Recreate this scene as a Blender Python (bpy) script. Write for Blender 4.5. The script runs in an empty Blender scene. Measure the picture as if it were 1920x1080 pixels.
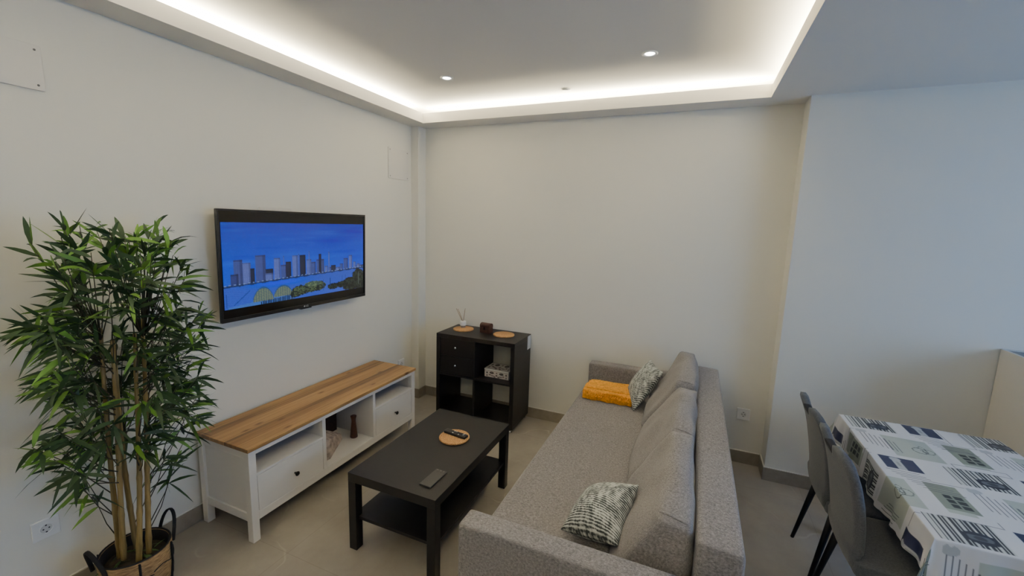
import bpy, bmesh, math, random
import numpy as np
from mathutils import Vector, Matrix, Euler

random.seed(11)
rng = np.random.default_rng(5)
scn = bpy.context.scene
COL = scn.collection
PI = math.pi

# ------------------------------------------------------------------ helpers
def lin(r, g, b):
    f = lambda c: (c/255/12.92) if c/255 <= .04045 else ((c/255+.055)/1.055)**2.4
    return (f(r), f(g), f(b), 1.0)

def new_mat(name):
    m = bpy.data.materials.new(name)
    m.use_nodes = True
    nt = m.node_tree
    return m, nt, nt.nodes['Principled BSDF']

def N(nt, t, **kw):
    n = nt.nodes.new(t)
    for k, v in kw.items():
        setattr(n, k, v)
    return n

def plain(name, col, rough=.5, metal=0.0, spec=None, bump=0.0, bscale=200., vary=0.0, vscale=8.):
    m, nt, b = new_mat(name)
    b.inputs['Base Color'].default_value = col
    b.inputs['Roughness'].default_value = rough
    b.inputs['Metallic'].default_value = metal
    if spec is not None:
        b.inputs['Specular IOR Level'].default_value = spec
    if bump or vary:
        tc = N(nt, 'ShaderNodeTexCoord')
    if bump:
        nz = N(nt, 'ShaderNodeTexNoise'); nz.inputs['Scale'].default_value = bscale
        nt.links.new(tc.outputs['Object'], nz.inputs['Vector'])
        bp = N(nt, 'ShaderNodeBump'); bp.inputs['Strength'].default_value = bump
        bp.inputs['Distance'].default_value = .002
        nt.links.new(nz.outputs['Fac'], bp.inputs['Height'])
        nt.links.new(bp.outputs['Normal'], b.inputs['Normal'])
    if vary:
        nz = N(nt, 'ShaderNodeTexNoise'); nz.inputs['Scale'].default_value = vscale
        nz.inputs['Detail'].default_value = 5
        nt.links.new(tc.outputs['Object'], nz.inputs['Vector'])
        r = N(nt, 'ShaderNodeValToRGB')
        r.color_ramp.elements[0].position = .3; r.color_ramp.elements[1].position = .7
        r.color_ramp.elements[0].color = tuple(c*(1-vary) for c in col[:3])+(1,)
        r.color_ramp.elements[1].color = tuple(min(1, c*(1+vary)) for c in col[:3])+(1,)
        nt.links.new(nz.outputs['Fac'], r.inputs['Fac'])
        nt.links.new(r.outputs['Color'], b.inputs['Base Color'])
    return m

def emit(name, col, s):
    m, nt, b = new_mat(name)
    b.inputs['Base Color'].default_value = (0, 0, 0, 1)
    b.inputs['Emission Color'].default_value = col
    b.inputs['Emission Strength'].default_value = s
    return m

def stretched(nt, tc, scale, detail=3, rough=.6):
    mp = N(nt, 'ShaderNodeMapping'); mp.inputs['Scale'].default_value = scale
    nt.links.new(tc, mp.inputs['Vector'])
    nz = N(nt, 'ShaderNodeTexNoise'); nz.inputs['Scale'].default_value = 1
    nz.inputs['Detail'].default_value = detail; nz.inputs['Roughness'].default_value = rough
    nt.links.new(mp.outputs['Vector'], nz.inputs['Vector'])
    return nz.outputs['Fac']

def math_node(nt, op, a, b=None, clamp=False):
    n = N(nt, 'ShaderNodeMath', operation=op); n.use_clamp = clamp
    for i, v in enumerate((a, b)):
        if v is None: continue
        if isinstance(v, (int, float)): n.inputs[i].default_value = v
        else: nt.links.new(v, n.inputs[i])
    return n.outputs[0]

def weave(name, dark, light, fine=520., coarse=75., rough=.95, lo=.36, hi=.64):
    """heathered linen-like fabric"""
    m, nt, b = new_mat(name)
    tc = N(nt, 'ShaderNodeTexCoord').outputs['Object']
    a = stretched(nt, tc, (coarse, fine, coarse))
    c = stretched(nt, tc, (fine, coarse, fine))
    d = stretched(nt, tc, (coarse, coarse*1.3, fine))
    s = math_node(nt, 'ADD', math_node(nt, 'ADD', a, c), d)
    s = math_node(nt, 'DIVIDE', s, 3.0)
    r = N(nt, 'ShaderNodeValToRGB')
    r.color_ramp.elements[0].position = lo; r.color_ramp.elements[1].position = hi
    r.color_ramp.elements[0].color = dark; r.color_ramp.elements[1].color = light
    nt.links.new(s, r.inputs['Fac'])
    nt.links.new(r.outputs['Color'], b.inputs['Base Color'])
    b.inputs['Roughness'].default_value = rough
    b.inputs['Specular IOR Level'].default_value = .15
    b.inputs['Sheen Weight'].default_value = .15
    bp = N(nt, 'ShaderNodeBump'); bp.inputs['Strength'].default_value = .35; bp.inputs['Distance'].default_value = .002
    nt.links.new(s, bp.inputs['Height']); nt.links.new(bp.outputs['Normal'], b.inputs['Normal'])
    return m

def attr_mat(name, attr, rough=.5, emission=0.0, spec=.5, bump=0.0):
    m, nt, b = new_mat(name)
    a = N(nt, 'ShaderNodeAttribute'); a.attribute_name = attr
    if emission:
        b.inputs['Base Color'].default_value = (.01, .01, .01, 1)
        nt.links.new(a.outputs['Color'], b.inputs['Emission Color'])
        b.inputs['Emission Strength'].default_value = emission
    else:
        nt.links.new(a.outputs['Color'], b.inputs['Base Color'])
    b.inputs['Roughness'].default_value = rough
    b.inputs['Specular IOR Level'].default_value = spec
    if bump:
        tc = N(nt, 'ShaderNodeTexCoord')
        nz = N(nt, 'ShaderNodeTexNoise'); nz.inputs['Scale'].default_value = 9
        nt.links.new(tc.outputs['Object'], nz.inputs['Vector'])
        bp = N(nt, 'ShaderNodeBump'); bp.inputs['Strength'].default_value = bump; bp.inputs['Distance'].default_value = .01
        nt.links.new(nz.outputs['Fac'], bp.inputs['Height']); nt.links.new(bp.outputs['Normal'], b.inputs['Normal'])
    return m

# ---- bmesh shapes
def bx(bm, x0, x1, y0, y1, z0, z1, bevel=0.0, mi=0, seg=2):
    vs = [bm.verts.new((x, y, z)) for x in (x0, x1) for y in (y0, y1) for z in (z0, z1)]
    idx = [(0, 1, 3, 2), (4, 6, 7, 5), (0, 4, 5, 1), (2, 3, 7, 6), (0, 2, 6, 4), (1, 5, 7, 3)]
    fs = [bm.faces.new([vs[i] for i in q]) for q in idx]
    for f in fs: f.material_index = mi
    if bevel:
        es = list({e for f in fs for e in f.edges})
        r = bmesh.ops.bevel(bm, geom=es, offset=bevel, segments=seg, affect='EDGES', profile=.5)
        for f in r['faces']: f.material_index = mi; f.smooth = True
    return bm

def hexa(bm, c, bevel=0.0, mi=0):
    """c: 8 corners, order x-major (x,y,z bits)"""
    vs = [bm.verts.new(p) for p in c]
    idx = [(0, 1, 3, 2), (4, 6, 7, 5), (0, 4, 5, 1), (2, 3, 7, 6), (0, 2, 6, 4), (1, 5, 7, 3)]
    fs = [bm.faces.new([vs[i] for i in q]) for q in idx]
    for f in fs: f.material_index = mi
    if bevel:
        es = list({e for f in fs for e in f.edges})
        r = bmesh.ops.bevel(bm, geom=es, offset=bevel, segments=2, affect='EDGES', profile=.5)
        for f in r['faces']: f.material_index = mi; f.smooth = True
    return bm

def lathe(bm, prof, c=(0, 0, 0), n=32, mi=0, axis='z', cap=True):
    rings = []
    for r, h in prof:
        ring = []
        for i in range(n):
            a = 2*PI*i/n
            p = (r*math.cos(a), r*math.sin(a), h)
            if axis == 'x': p = (p[2], p[0], p[1])
            elif axis == 'y': p = (p[0], p[2], p[1])
            ring.append(bm.verts.new((p[0]+c[0], p[1]+c[1], p[2]+c[2])))
        rings.append(ring)
    for a, b in zip(rings, rings[1:]):
        for i in range(n):
            f = bm.faces.new((a[i], a[(i+1) % n], b[(i+1) % n], b[i])); f.smooth = True; f.material_index = mi
    if cap:
        for ring in (rings[0], rings[-1]):
            f = bm.faces.new(ring); f.material_index = mi
    return bm

def tube(bm, pts, radii, n=8, mi=0, flat=None):
    pts = [Vector(p) for p in pts]
    if isinstance(radii, (int, float)): radii = [radii]*len(pts)
    rings = []
    prev = None
    for i, p in enumerate(pts):
        t = (pts[min(i+1, len(pts)-1)]-pts[max(i-1, 0)]).normalized()
        if prev is None:
            ref = Vector((0, 0, 1)) if abs(t.z) < .9 else Vector((1, 0, 0))
            u = t.cross(ref).normalized()
        else:
            u = (prev - t*prev.dot(t)).normalized()
        prev = u
        v = t.cross(u)
        fu, fv = (1, 1) if flat is None else flat
        rings.append([bm.verts.new(p+u*math.cos(2*PI*k/n)*radii[i]*fu+v*math.sin(2*PI*k/n)*radii[i]*fv) for k in range(n)])
    for a, b in zip(rings, rings[1:]):
        for k in range(n):
            f = bm.faces.new((a[k], a[(k+1) % n], b[(k+1) % n], b[k])); f.smooth = True; f.material_index = mi
    for ring in (rings[0], rings[-1]):
        f = bm.faces.new(ring); f.material_index = mi
    return bm

def soft(bm, corners, r=(.2, .2, .2), n=14, bulge=(0, 0, 0), noise=0.0, nscale=6., mi=0, seed=0):
    """rounded, bulging cube surface mapped into the hexahedron given by 8 corners"""
    from mathutils import noise as mn
    C = [Vector(c) for c in corners]
    cache = {}
    def mp(p):
        key = tuple(round(x, 5) for x in p)
        if key in cache: return cache[key]
        q = [max(-(1-r[i]), min(1-r[i], p[i])) for i in range(3)]
        d = [(p[i]-q[i])/r[i] for i in range(3)]
        l = math.sqrt(sum(x*x for x in d)) or 1
        s = [q[i]+r[i]*d[i]/l for i in range(3)]
        o = list(s)
        for k in range(3):
            a, b = [i for i in range(3) if i != k]
            o[k] = s[k]*(1+bulge[k]*max(0, 1-s[a]**2)*max(0, 1-s[b]**2))
        w = Vector((0, 0, 0))
        for i in range(8):
            f = 1
            for k in range(3):
                bit = (i >> (2-k)) & 1
                f *= (.5+.5*o[k]) if bit else (.5-.5*o[k])
            w += C[i]*f
        if noise:
            w += mn.noise_vector(w*nscale+Vector((seed, seed*2, 0)))*noise
        v = bm.verts.new(w)
        cache[key] = v
        return v
    for k in range(3):
        a, b = [(1, 2), (2, 0), (0, 1)][k]
        for sgn in (-1, 1):
            g = []
            for i in range(n+1):
                row = []
                for j in range(n+1):
                    p = [0, 0, 0]; p[k] = sgn; p[a] = -1+2*i/n; p[b] = -1+2*j/n
                    # denser sampling near the edges
                    p[a] = math.sin(p[a]*PI/2); p[b] = math.sin(p[b]*PI/2)
                    row.append(mp(p))
                g.append(row)
            for i in range(n):
                for j in range(n):
                    q = [g[i][j], g[i+1][j], g[i+1][j+1], g[i][j+1]]
                    if sgn < 0: q.reverse()
                    if len(set(q)) < 3: continue
                    try:
                        f = bm.faces.new(q); f.smooth = True; f.material_index = mi
                    except ValueError: pass
    return bm

def boxc(x0, x1, y0, y1, z0, z1):
    return [(x, y, z) for x in (x0, x1) for y in (y0, y1) for z in (z0, z1)]

def obj(name, bm, mats, parent=None, kind=None, smooth_angle=None):
    me = bpy.data.meshes.new(name)
    bmesh.ops.recalc_face_normals(bm, faces=bm.faces)
    bm.to_mesh(me); bm.free()
    o = bpy.data.objects.new(name, me)
    for m in (mats if isinstance(mats, (list, tuple)) else [mats]): me.materials.append(m)
    COL.objects.link(o)
    if parent is not None: o.parent = parent
    if kind: o['kind'] = kind
    return o

def B(): return bmesh.new()

def tag(o, label, cat, group=None):
    o['label'] = label; o['category'] = cat
    if group: o['group'] = group
    return o

def thing(name, label, cat, loc=(0, 0, 0), rotz=0, group=None):
    o = bpy.data.objects.new(name, None); COL.objects.link(o)
    o.empty_display_size = .05
    o.location = loc; o.rotation_euler = (0, 0, rotz)
    return tag(o, label, cat, group)

def dup(root, loc, rotz=None, label=None):
    r = root.copy(); COL.objects.link(r); r.location = loc
    if rotz is not None: r.rotation_euler = (0, 0, rotz)
    if label: r['label'] = label
    for ch in list(root.children):
        c = ch.copy(); COL.objects.link(c); c.parent = r
        for g in list(ch.children):
            d = g.copy(); COL.objects.link(d); d.parent = c
    return r

def struct(name, bm, m): return obj(name, bm, m, kind='structure')

def raster(name, nu, nv, pos, colour, mat, parent=None, mask=None):
    """grid of (nu+1)x(nv+1) points; pos(U,V)->(X,Y,Z) arrays, colour(U,V)->(...,3) linear colours"""
    U, V = np.meshgrid(np.linspace(0, 1, nu+1), np.linspace(0, 1, nv+1), indexing='ij')
    X, Y, Z = pos(U, V)
    co = np.stack([X, Y, Z], -1).reshape(-1, 3)
    i = np.arange(nu)[:, None]; j = np.arange(nv)[None, :]
    a = i*(nv+1)+j
    q = np.stack([a, a+nv+1, a+nv+2, a+1], -1).reshape(-1, 4)
    me = bpy.data.meshes.new(name)
    me.from_pydata(co.tolist(), [], q.tolist())
    ca = me.color_attributes.new('paint', 'FLOAT_COLOR', 'POINT')
    c = np.ones((co.shape[0], 4), np.float32); c[:, :3] = colour(U, V).reshape(-1, 3)
    ca.data.foreach_set('color', c.ravel())
    me.materials.append(mat)
    me.polygons.foreach_set('use_smooth', [True]*len(me.polygons))
    me.update()
    o = bpy.data.objects.new(name, me); COL.objects.link(o)
    if parent is not None: o.parent = parent
    return o

def L3(r, g, b): return np.array(lin(r, g, b)[:3], np.float32)

# ------------------------------------------------------------------ materials
M = {}
M['wall'] = plain('wall_paint', lin(222, 220, 211), .7, bump=.08, bscale=90, spec=.25)
M['ceil'] = plain('ceiling_paint', lin(226, 223, 217), .8, spec=.2)
M['white_plastic'] = plain('white_plastic', lin(226, 226, 224), .35)
M['panel_white'] = plain('panel_white', lin(216, 213, 206), .55)
M['dark_hole'] = plain('dark_hole', lin(40, 40, 42), .6)
M['chrome'] = plain('chrome', lin(200, 200, 200), .18, metal=1)
M['steel'] = plain('screw_steel', lin(110, 108, 105), .4, metal=.6)
M['black_plastic'] = plain('black_plastic', lin(18, 18, 20), .32)
M['black_matt'] = plain('black_matt', lin(14, 14, 15), .6)
M['lack'] = plain('black_foil', lin(28, 27, 26), .42, spec=.4, vary=.12, vscale=40)
M['kallax'] = plain('black_brown_foil', lin(24, 21, 19), .42, spec=.4, vary=.15, vscale=30)
M['bench_white'] = plain('white_stained_wood', lin(222, 219, 214), .5, bump=.1, bscale=60)
M['knob_dark'] = plain('dark_bronze', lin(38, 34, 30), .35, metal=.6)
M['sofa'] = weave('sofa_fabric', lin(62, 60, 61), lin(166, 162, 162), fine=850, coarse=105, lo=.34, hi=.66)
M['seam'] = plain('seam_thread', lin(52, 49, 48), .95)
M['chair'] = weave('chair_fabric', lin(66, 69, 73), lin(100, 104, 109), fine=700, coarse=120)
M['chair_dark'] = plain('chair_slot', lin(30, 30, 34), .9)
M['chair_leg'] = plain('black_metal', lin(12, 12, 13), .5, spec=.3)
M['label'] = plain('paper_label', lin(205, 205, 202), .7)
M['jar_glass'], nt, b = new_mat('jar_glass'); b.inputs['Transmission Weight'].default_value = .7; b.inputs['Roughness'].default_value = .05; b.inputs['Base Color'].default_value = lin(225, 215, 195)
M['reed'] = plain('reed_stick', lin(120, 96, 70), .8)
M['chest'] = plain('dark_leather_wood', lin(62, 36, 24), .45, bump=.3, bscale=80, vary=.35, vscale=40)
M['vase'] = plain('dark_turned_wood', lin(70, 38, 22), .4, vary=.3, vscale=25)
M['mottle'] = plain('mottled_stone', lin(172, 157, 147), .7, bump=.4, bscale=30, vary=.45, vscale=28)
M['brown_box'] = plain('brown_box', lin(58, 36, 24), .6, vary=.3, vscale=60)
M['phone'] = plain('phone_body', lin(46, 46, 46), .35, metal=.3)
M['phone_glass'] = plain('phone_back', lin(60, 59, 57), .3)
M['soil'] = plain('soil', lin(46, 40, 28), .95, bump=1, bscale=60, vary=.5, vscale=50)
M['band'] = plain('black_band', lin(14, 13, 13), .8)
M['cabinet'] = plain('cabinet_white', lin(214, 210, 200), .45)
M['cab_top'] = plain('cabinet_top', lin(120, 122, 126), .4)
M['table_wood'] = plain('table_wood', lin(150, 120, 90), .5)
M['mustard'] = plain('mustard_knit', lin(222, 154, 44), .95, bump=1.0, bscale=150, vary=.3, vscale=70)

def baseboard_mat():
    m, nt, b = new_mat('grey_beige_tile_skirting')
    tc = N(nt, 'ShaderNodeTexCoord').outputs['Object']
    f = stretched(nt, tc, (14, 14, 14), 6)
    r = N(nt, 'ShaderNodeValToRGB'); r.color_ramp.elements[0].position = .3; r.color_ramp.elements[1].position = .7
    r.color_ramp.elements[0].color = lin(132, 124, 110); r.color_ramp.elements[1].color = lin(150, 142, 128)
    nt.links.new(f, r.inputs['Fac']); nt.links.new(r.outputs['Color'], b.inputs['Base Color'])
    b.inputs['Roughness'].default_value = .4
    return m
M['skirt'] = baseboard_mat()

def floor_mat():
    m, nt, b = new_mat('beige_stone_floor_tile')
    tc = N(nt, 'ShaderNodeTexCoord').outputs['Object']
    mp = N(nt, 'ShaderNodeMapping'); mp.inputs['Location'].default_value = (.22, .35, 0)
    nt.links.new(tc, mp.inputs['Vector'])
    br = N(nt, 'ShaderNodeTexBrick'); br.offset = 0.0; br.squash = 1.0
    br.inputs['Scale'].default_value = 1.0
    br.inputs['Brick Width'].default_value = .9; br.inputs['Row Height'].default_value = .9
    br.inputs['Mortar Size'].default_value = .0016; br.inputs['Mortar Smooth'].default_value = .3
    br.inputs['Color1'].default_value = (1, 1, 1, 1); br.inputs['Color2'].default_value = (.96, .96, .96, 1)
    br.inputs['Mortar'].default_value = (.78, .76, .74, 1)
    nt.links.new(mp.outputs['Vector'], br.inputs['Vector'])
    f = stretched(nt, tc, (3.2, 2.6, 1), 9, .65)
    r = N(nt, 'ShaderNodeValToRGB'); r.color_ramp.elements[0].position = .32; r.color_ramp.elements[1].position = .68
    r.color_ramp.elements[0].color = lin(144, 138, 127); r.color_ramp.elements[1].color = lin(163, 157, 146)
    nt.links.new(f, r.inputs['Fac'])
    # thin pale veins
    w = N(nt, 'ShaderNodeTexNoise'); w.inputs['Scale'].default_value = 1.3; w.inputs['Detail'].default_value = 3
    nt.links.new(tc, w.inputs['Vector'])
    d = math_node(nt, 'ABSOLUTE', math_node(nt, 'SUBTRACT', w.outputs['Fac'], .5))
    v = math_node(nt, 'SUBTRACT', 1.0, math_node(nt, 'MULTIPLY', d, 160.0), clamp=True)
    msk = stretched(nt, tc, (2.1, 2.4, 1), 2)
    v = math_node(nt, 'MULTIPLY', v, math_node(nt, 'MULTIPLY', math_node(nt, 'SUBTRACT', msk, .5), 4.0, clamp=True), clamp=True)
    mx = N(nt, 'ShaderNodeMix', data_type='RGBA'); mx.inputs[7].default_value = lin(205, 198, 184)
    nt.links.new(math_node(nt, 'MULTIPLY', v, .55), mx.inputs[0]); nt.links.new(r.outputs['Color'], mx.inputs[6])
    m2 = N(nt, 'ShaderNodeMix', data_type='RGBA', blend_type='MULTIPLY'); m2.inputs[0].default_value = 1
    nt.links.new(mx.outputs[2], m2.inputs[6]); nt.links.new(br.outputs['Color'], m2.inputs[7])
    nt.links.new(m2.outputs[2], b.inputs['Base Color'])
    b.inputs['Roughness'].default_value = .33
    return m
M['floor'] = floor_mat()

def wood_mat():
    m, nt, b = new_mat('knotty_pine_top')
    tc = N(nt, 'ShaderNodeTexCoord').outputs['Object']
    sx = N(nt, 'ShaderNodeSeparateXYZ'); nt.links.new(tc, sx.inputs[0])
    pl = math_node(nt, 'FLOOR', math_node(nt, 'MULTIPLY', sx.outputs['X'], 1/.064))
    wn = N(nt, 'ShaderNodeTexWhiteNoise', noise_dimensions='1D'); nt.links.new(pl, wn.inputs['W'])
    # shift every plank's grain
    off = N(nt, 'ShaderNodeCombineXYZ'); nt.links.new(math_node(nt, 'MULTIPLY', wn.outputs['Value'], 37.0), off.inputs['Y'])
    va = N(nt, 'ShaderNodeVectorMath', operation='ADD'); nt.links.new(tc, va.inputs[0]); nt.links.new(off.outputs[0], va.inputs[1])
    g = stretched(nt, va.outputs[0], (95, 2.2, 20), 5, .6)
    g2 = stretched(nt, va.outputs[0], (28, 1.0, 20), 3, .5)
    s = math_node(nt, 'ADD', math_node(nt, 'MULTIPLY', g, .55), math_node(nt, 'MULTIPLY', g2, .45))
    s = math_node(nt, 'ADD', s, math_node(nt, 'MULTIPLY', wn.outputs['Value'], .26))
    r = N(nt, 'ShaderNodeValToRGB')
    e = r.color_ramp.elements
    e[0].position = .36; e[0].color = lin(80, 54, 30)
    e[1].position = .86; e[1].color = lin(172, 137, 90)
    k = e.new(.58); k.color = lin(134, 101, 60)
    nt.links.new(s, r.inputs['Fac'])
    # knots
    mp = N(nt, 'ShaderNodeMapping'); mp.inputs['Scale'].default_value = (9, 3.4, 1)
    nt.links.new(tc, mp.inputs['Vector'])
    vo = N(nt, 'ShaderNodeTexVoronoi'); vo.inputs['Scale'].default_value = 1; vo.voronoi_dimensions = '2D'
    nt.links.new(mp.outputs['Vector'], vo.inputs['Vector'])
    kn = math_node(nt, 'SUBTRACT', 1.0, math_node(nt, 'MULTIPLY', vo.outputs['Distance'], 7.5), clamp=True)
    kw = N(nt, 'ShaderNodeTexWhiteNoise', noise_dimensions='3D'); nt.links.new(vo.outputs['Color'], kw.inputs['Vector'])
    kn = math_node(nt, 'MULTIPLY', kn, math_node(nt, 'GREATER_THAN', kw.outputs['Value'], .5))
    mx = N(nt, 'ShaderNodeMix', data_type='RGBA'); mx.inputs[7].default_value = lin(84, 44, 20)
    nt.links.new(kn, mx.inputs[0]); nt.links.new(r.outputs['Color'], mx.inputs[6])
    nt.links.new(mx.outputs[2], b.inputs['Base Color'])
    b.inputs['Roughness'].default_value = .42
    return m
M['pine'] = wood_mat()

def cork_mat():
    m, nt, b = new_mat('cork')
    tc = N(nt, 'ShaderNodeTexCoord').outputs['Object']
    nz = N(nt, 'ShaderNodeTexNoise'); nz.inputs['Scale'].default_value = 160; nz.inputs['Detail'].default_value = 4
    nt.links.new(tc, nz.inputs['Vector'])
    r = N(nt, 'ShaderNodeValToRGB'); r.color_ramp.elements[0].position = .35; r.color_ramp.elements[1].position = .65
    r.color_ramp.elements[0].color = lin(140, 98, 56); r.color_ramp.elements[1].color = lin(204, 160, 108)
    nt.links.new(nz.outputs['Fac'], r.inputs['Fac']); nt.links.new(r.outputs['Color'], b.inputs['Base Color'])
    b.inputs['Roughness'].default_value = .85
    return m
M['cork'] = cork_mat()

def seagrass_mat():
    m, nt, b = new_mat('woven_seagrass')
    tc = N(nt, 'ShaderNodeTexCoord').outputs['Object']
    f = stretched(nt, tc, (30, 30, 240), 4)
    r = N(nt, 'ShaderNodeValToRGB'); r.color_ramp.elements[0].position = .35; r.color_ramp.elements[1].position = .65
    r.color_ramp.elements[0].color = lin(104, 82, 54); r.color_ramp.elements[1].color = lin(168, 140, 100)
    nt.links.new(f, r.inputs['Fac']); nt.links.new(r.outputs['Color'], b.inputs['Base Color'])
    b.inputs['Roughness'].default_value = .9
    bp = N(nt, 'ShaderNodeBump'); bp.inputs['Strength'].default_value = .7; bp.inputs['Distance'].default_value = .004
    nt.links.new(f, bp.inputs['Height']); nt.links.new(bp.outputs['Normal'], b.inputs['Normal'])
    return m
M['seagrass'] = seagrass_mat()

def cane_mat():
    m, nt, b = new_mat('bamboo_cane')
    tc = N(nt, 'ShaderNodeTexCoord').outputs['Object']
    f = stretched(nt, tc, (60, 60, 3), 4)
    r = N(nt, 'ShaderNodeValToRGB'); r.color_ramp.elements[0].position = .3; r.color_ramp.elements[1].position = .7
    r.color_ramp.elements[0].color = lin(100, 84, 46); r.color_ramp.elements[1].color = lin(150, 130, 82)
    nt.links.new(f, r.inputs['Fac']); nt.links.new(r.outputs['Color'], b.inputs['Base Color'])
    b.inputs['Roughness'].default_value = .5
    return m
M['cane'] = cane_mat()
M['leaf'] = attr_mat('bamboo_leaf', 'paint', rough=.5, spec=.35)
M['twig'] = plain('twig', lin(52, 50, 30), .7)

def pillow_mat():
    m, nt, b = new_mat('dashed_woven_pillow')
    uv = N(nt, 'ShaderNodeTexCoord').outputs['UV']
    mp = N(nt, 'ShaderNodeMapping'); nt.links.new(uv, mp.inputs['Vector'])
    nz = N(nt, 'ShaderNodeTexNoise'); nz.inputs['Scale'].default_value = 5; nt.links.new(uv, nz.inputs['Vector'])
    sx = N(nt, 'ShaderNodeSeparateXYZ'); nt.links.new(uv, sx.inputs[0])
    ph = math_node(nt, 'ADD', math_node(nt, 'MULTIPLY', sx.outputs['Y'], 190.0), math_node(nt, 'MULTIPLY', nz.outputs['Fac'], 6.0))
    s1 = math_node(nt, 'MULTIPLY', math_node(nt, 'ADD', math_node(nt, 'SINE', ph), 1.0), .5)
    br = stretched(nt, uv, (22, 80, 1), 2)       # dark blocks of broken dashes
    bl = stretched(nt, uv, (13, 7, 1), 2)
    k = math_node(nt, 'ADD', math_node(nt, 'MULTIPLY', s1, .6), math_node(nt, 'MULTIPLY', br, 1.3))
    k = math_node(nt, 'ADD', k, math_node(nt, 'MULTIPLY', bl, 1.5))
    k = math_node(nt, 'MULTIPLY', k, .5)
    r = N(nt, 'ShaderNodeValToRGB'); e = r.color_ramp.elements
    e[0].position = 1.42/2; e[0].color = lin(58, 63, 63); e[1].position = 2.05/2; e[1].color = lin(206, 211, 206)
    nt.links.new(k, r.inputs['Fac']); nt.links.new(r.outputs['Color'], b.inputs['Base Color'])
    b.inputs['Roughness'].default_value = .9
    bp = N(nt, 'ShaderNodeBump'); bp.inputs['Strength'].default_value = .4; bp.inputs['Distance'].default_value = .002
    nt.links.new(k, bp.inputs['Height']); nt.links.new(bp.outputs['Normal'], b.inputs['Normal'])
    return m
M['pillow'] = pillow_mat()
M['cloth'] = attr_mat('printed_tablecloth', 'paint', rough=.45, spec=.4, bump=.25)
M['screen'] = attr_mat('lit_screen', 'paint', rough=.25, emission=.6)
M['deco'] = attr_mat('printed_box', 'paint', rough=.6)

# ------------------------------------------------------------------ room
H = 2.668; H2 = 2.815; XS = 3.157; SC = .183; YR = -5.2; XR = 6.0; HB = .097
struct('floor', bx(B(), -.1, XR+.1, YR-.1, .1, -.08, 0), M['floor'])
struct('wall_left', bx(B(), -.1, 0, YR, 0, 0, H2+.1), M['wall'])
struct('wall_back', bx(B(), -.1, XS, 0, .1, 0, H2+.1), M['wall'])
struct('wall_back_right', bx(B(), XS, XR+.1, -SC, .1, 0, H), M['wall'])
struct('wall_corner', bx(B(), 0, .082, -.12, 0, 0, H), M['wall'])
struct('wall_rear', bx(B(), -.1, XR+.1, YR-.1, YR, 0, H2+.1), M['wall'])
bm = B()   # right wall with a window opening
WY0, WY1, WZ0, WZ1 = -3.0, -1.3, .9, 2.25
bx(bm, XR, XR+.1, YR, WY0, 0, H); bx(bm, XR, XR+.1, WY1, -SC, 0, H)
bx(bm, XR, XR+.1, WY0, WY1, 0, WZ0); bx(bm, XR, XR+.1, WY0, WY1, WZ1, H)
struct('wall_right', bm, M['wall'])
bm = B()
for a, b_ in ((WY0, WY0+.05), (WY1-.05, WY1), ((WY0+WY1)/2-.03, (WY0+WY1)/2+.03)):
    bx(bm, XR+.02, XR+.07, a, b_, WZ0, WZ1)
bx(bm, XR+.02, XR+.07, WY0, WY1, WZ0, WZ0+.05); bx(bm, XR+.02, XR+.07, WY0, WY1, WZ1-.05, WZ1)
struct('window_1', bm, M['white_plastic'])

# ceiling: flat soffit round a raised tray, with a hidden light ledge behind a lip
CL, CB, CR, CF, LT = .2, -.213, 2.928, -4.6, 2.752
bm = B(); t = .014
bx(bm, 0, CL, YR, 0, H, H+t); bx(bm, CR, XR+.1, YR, 0, H, H+t)
bx(bm, CL, CR, CB, 0, H, H+t); bx(bm, CL, CR, YR, CF, H, H+t)
# lip
bx(bm, CL-.012, CL, CF-.012, CB+.012, H+t, LT); bx(bm, CR, CR+.012, CF-.012, CB+.012, H+t, LT)
bx(bm, CL, CR, CB, CB+.012, H+t, LT); bx(bm, CL, CR, CF-.012, CF, H+t, LT)
# upper slab and outer closing sides
bx(bm, 0, CR+.22, YR, 0, H2, H2+.08)
bx(bm, CR+.2, CR+.22, YR, 0, H+t, H2); bx(bm, 0, CR+.2, CF-.22, CF-.2, H+t, H2)
struct('ceiling', bm, M['ceil'])

bm = B(); e = .011
bx(bm, 0, e, YR, -.12-e, 0, HB, .002)
struct('baseboard_left', bm, M['skirt'])
bm = B()
bx(bm, 0, .082, -.12-e, -.12, 0, HB, .002); bx(bm, .082, .082+e, -.12-e, -e, 0, HB, .002); bx(bm, .082, XS-e, -e, 0, 0, HB, .002)
struct('baseboard_back', bm, M['skirt'])
bm = B()
bx(bm, XS-e, XS, -SC-e, -e*.0, 0, HB, .002); bx(bm, XS, XR, -SC-e, -SC, 0, HB, .002)
struct('baseboard_right', bm, M['skirt'])
# pale sealant line on top of the skirting
bm = B()
bx(bm, 0, .006, YR, -.12-e, HB, HB+.004); bx(bm, .082+e, XS-e, -.007, 0, HB, HB+.004); bx(bm, XS, XR, -SC-.007, -SC, HB, HB+.004)
bx(bm, XS-.007, XS, -SC-e, 0, HB, HB+.004)
struct('trim_1', bm, M['panel_white'])

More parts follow.
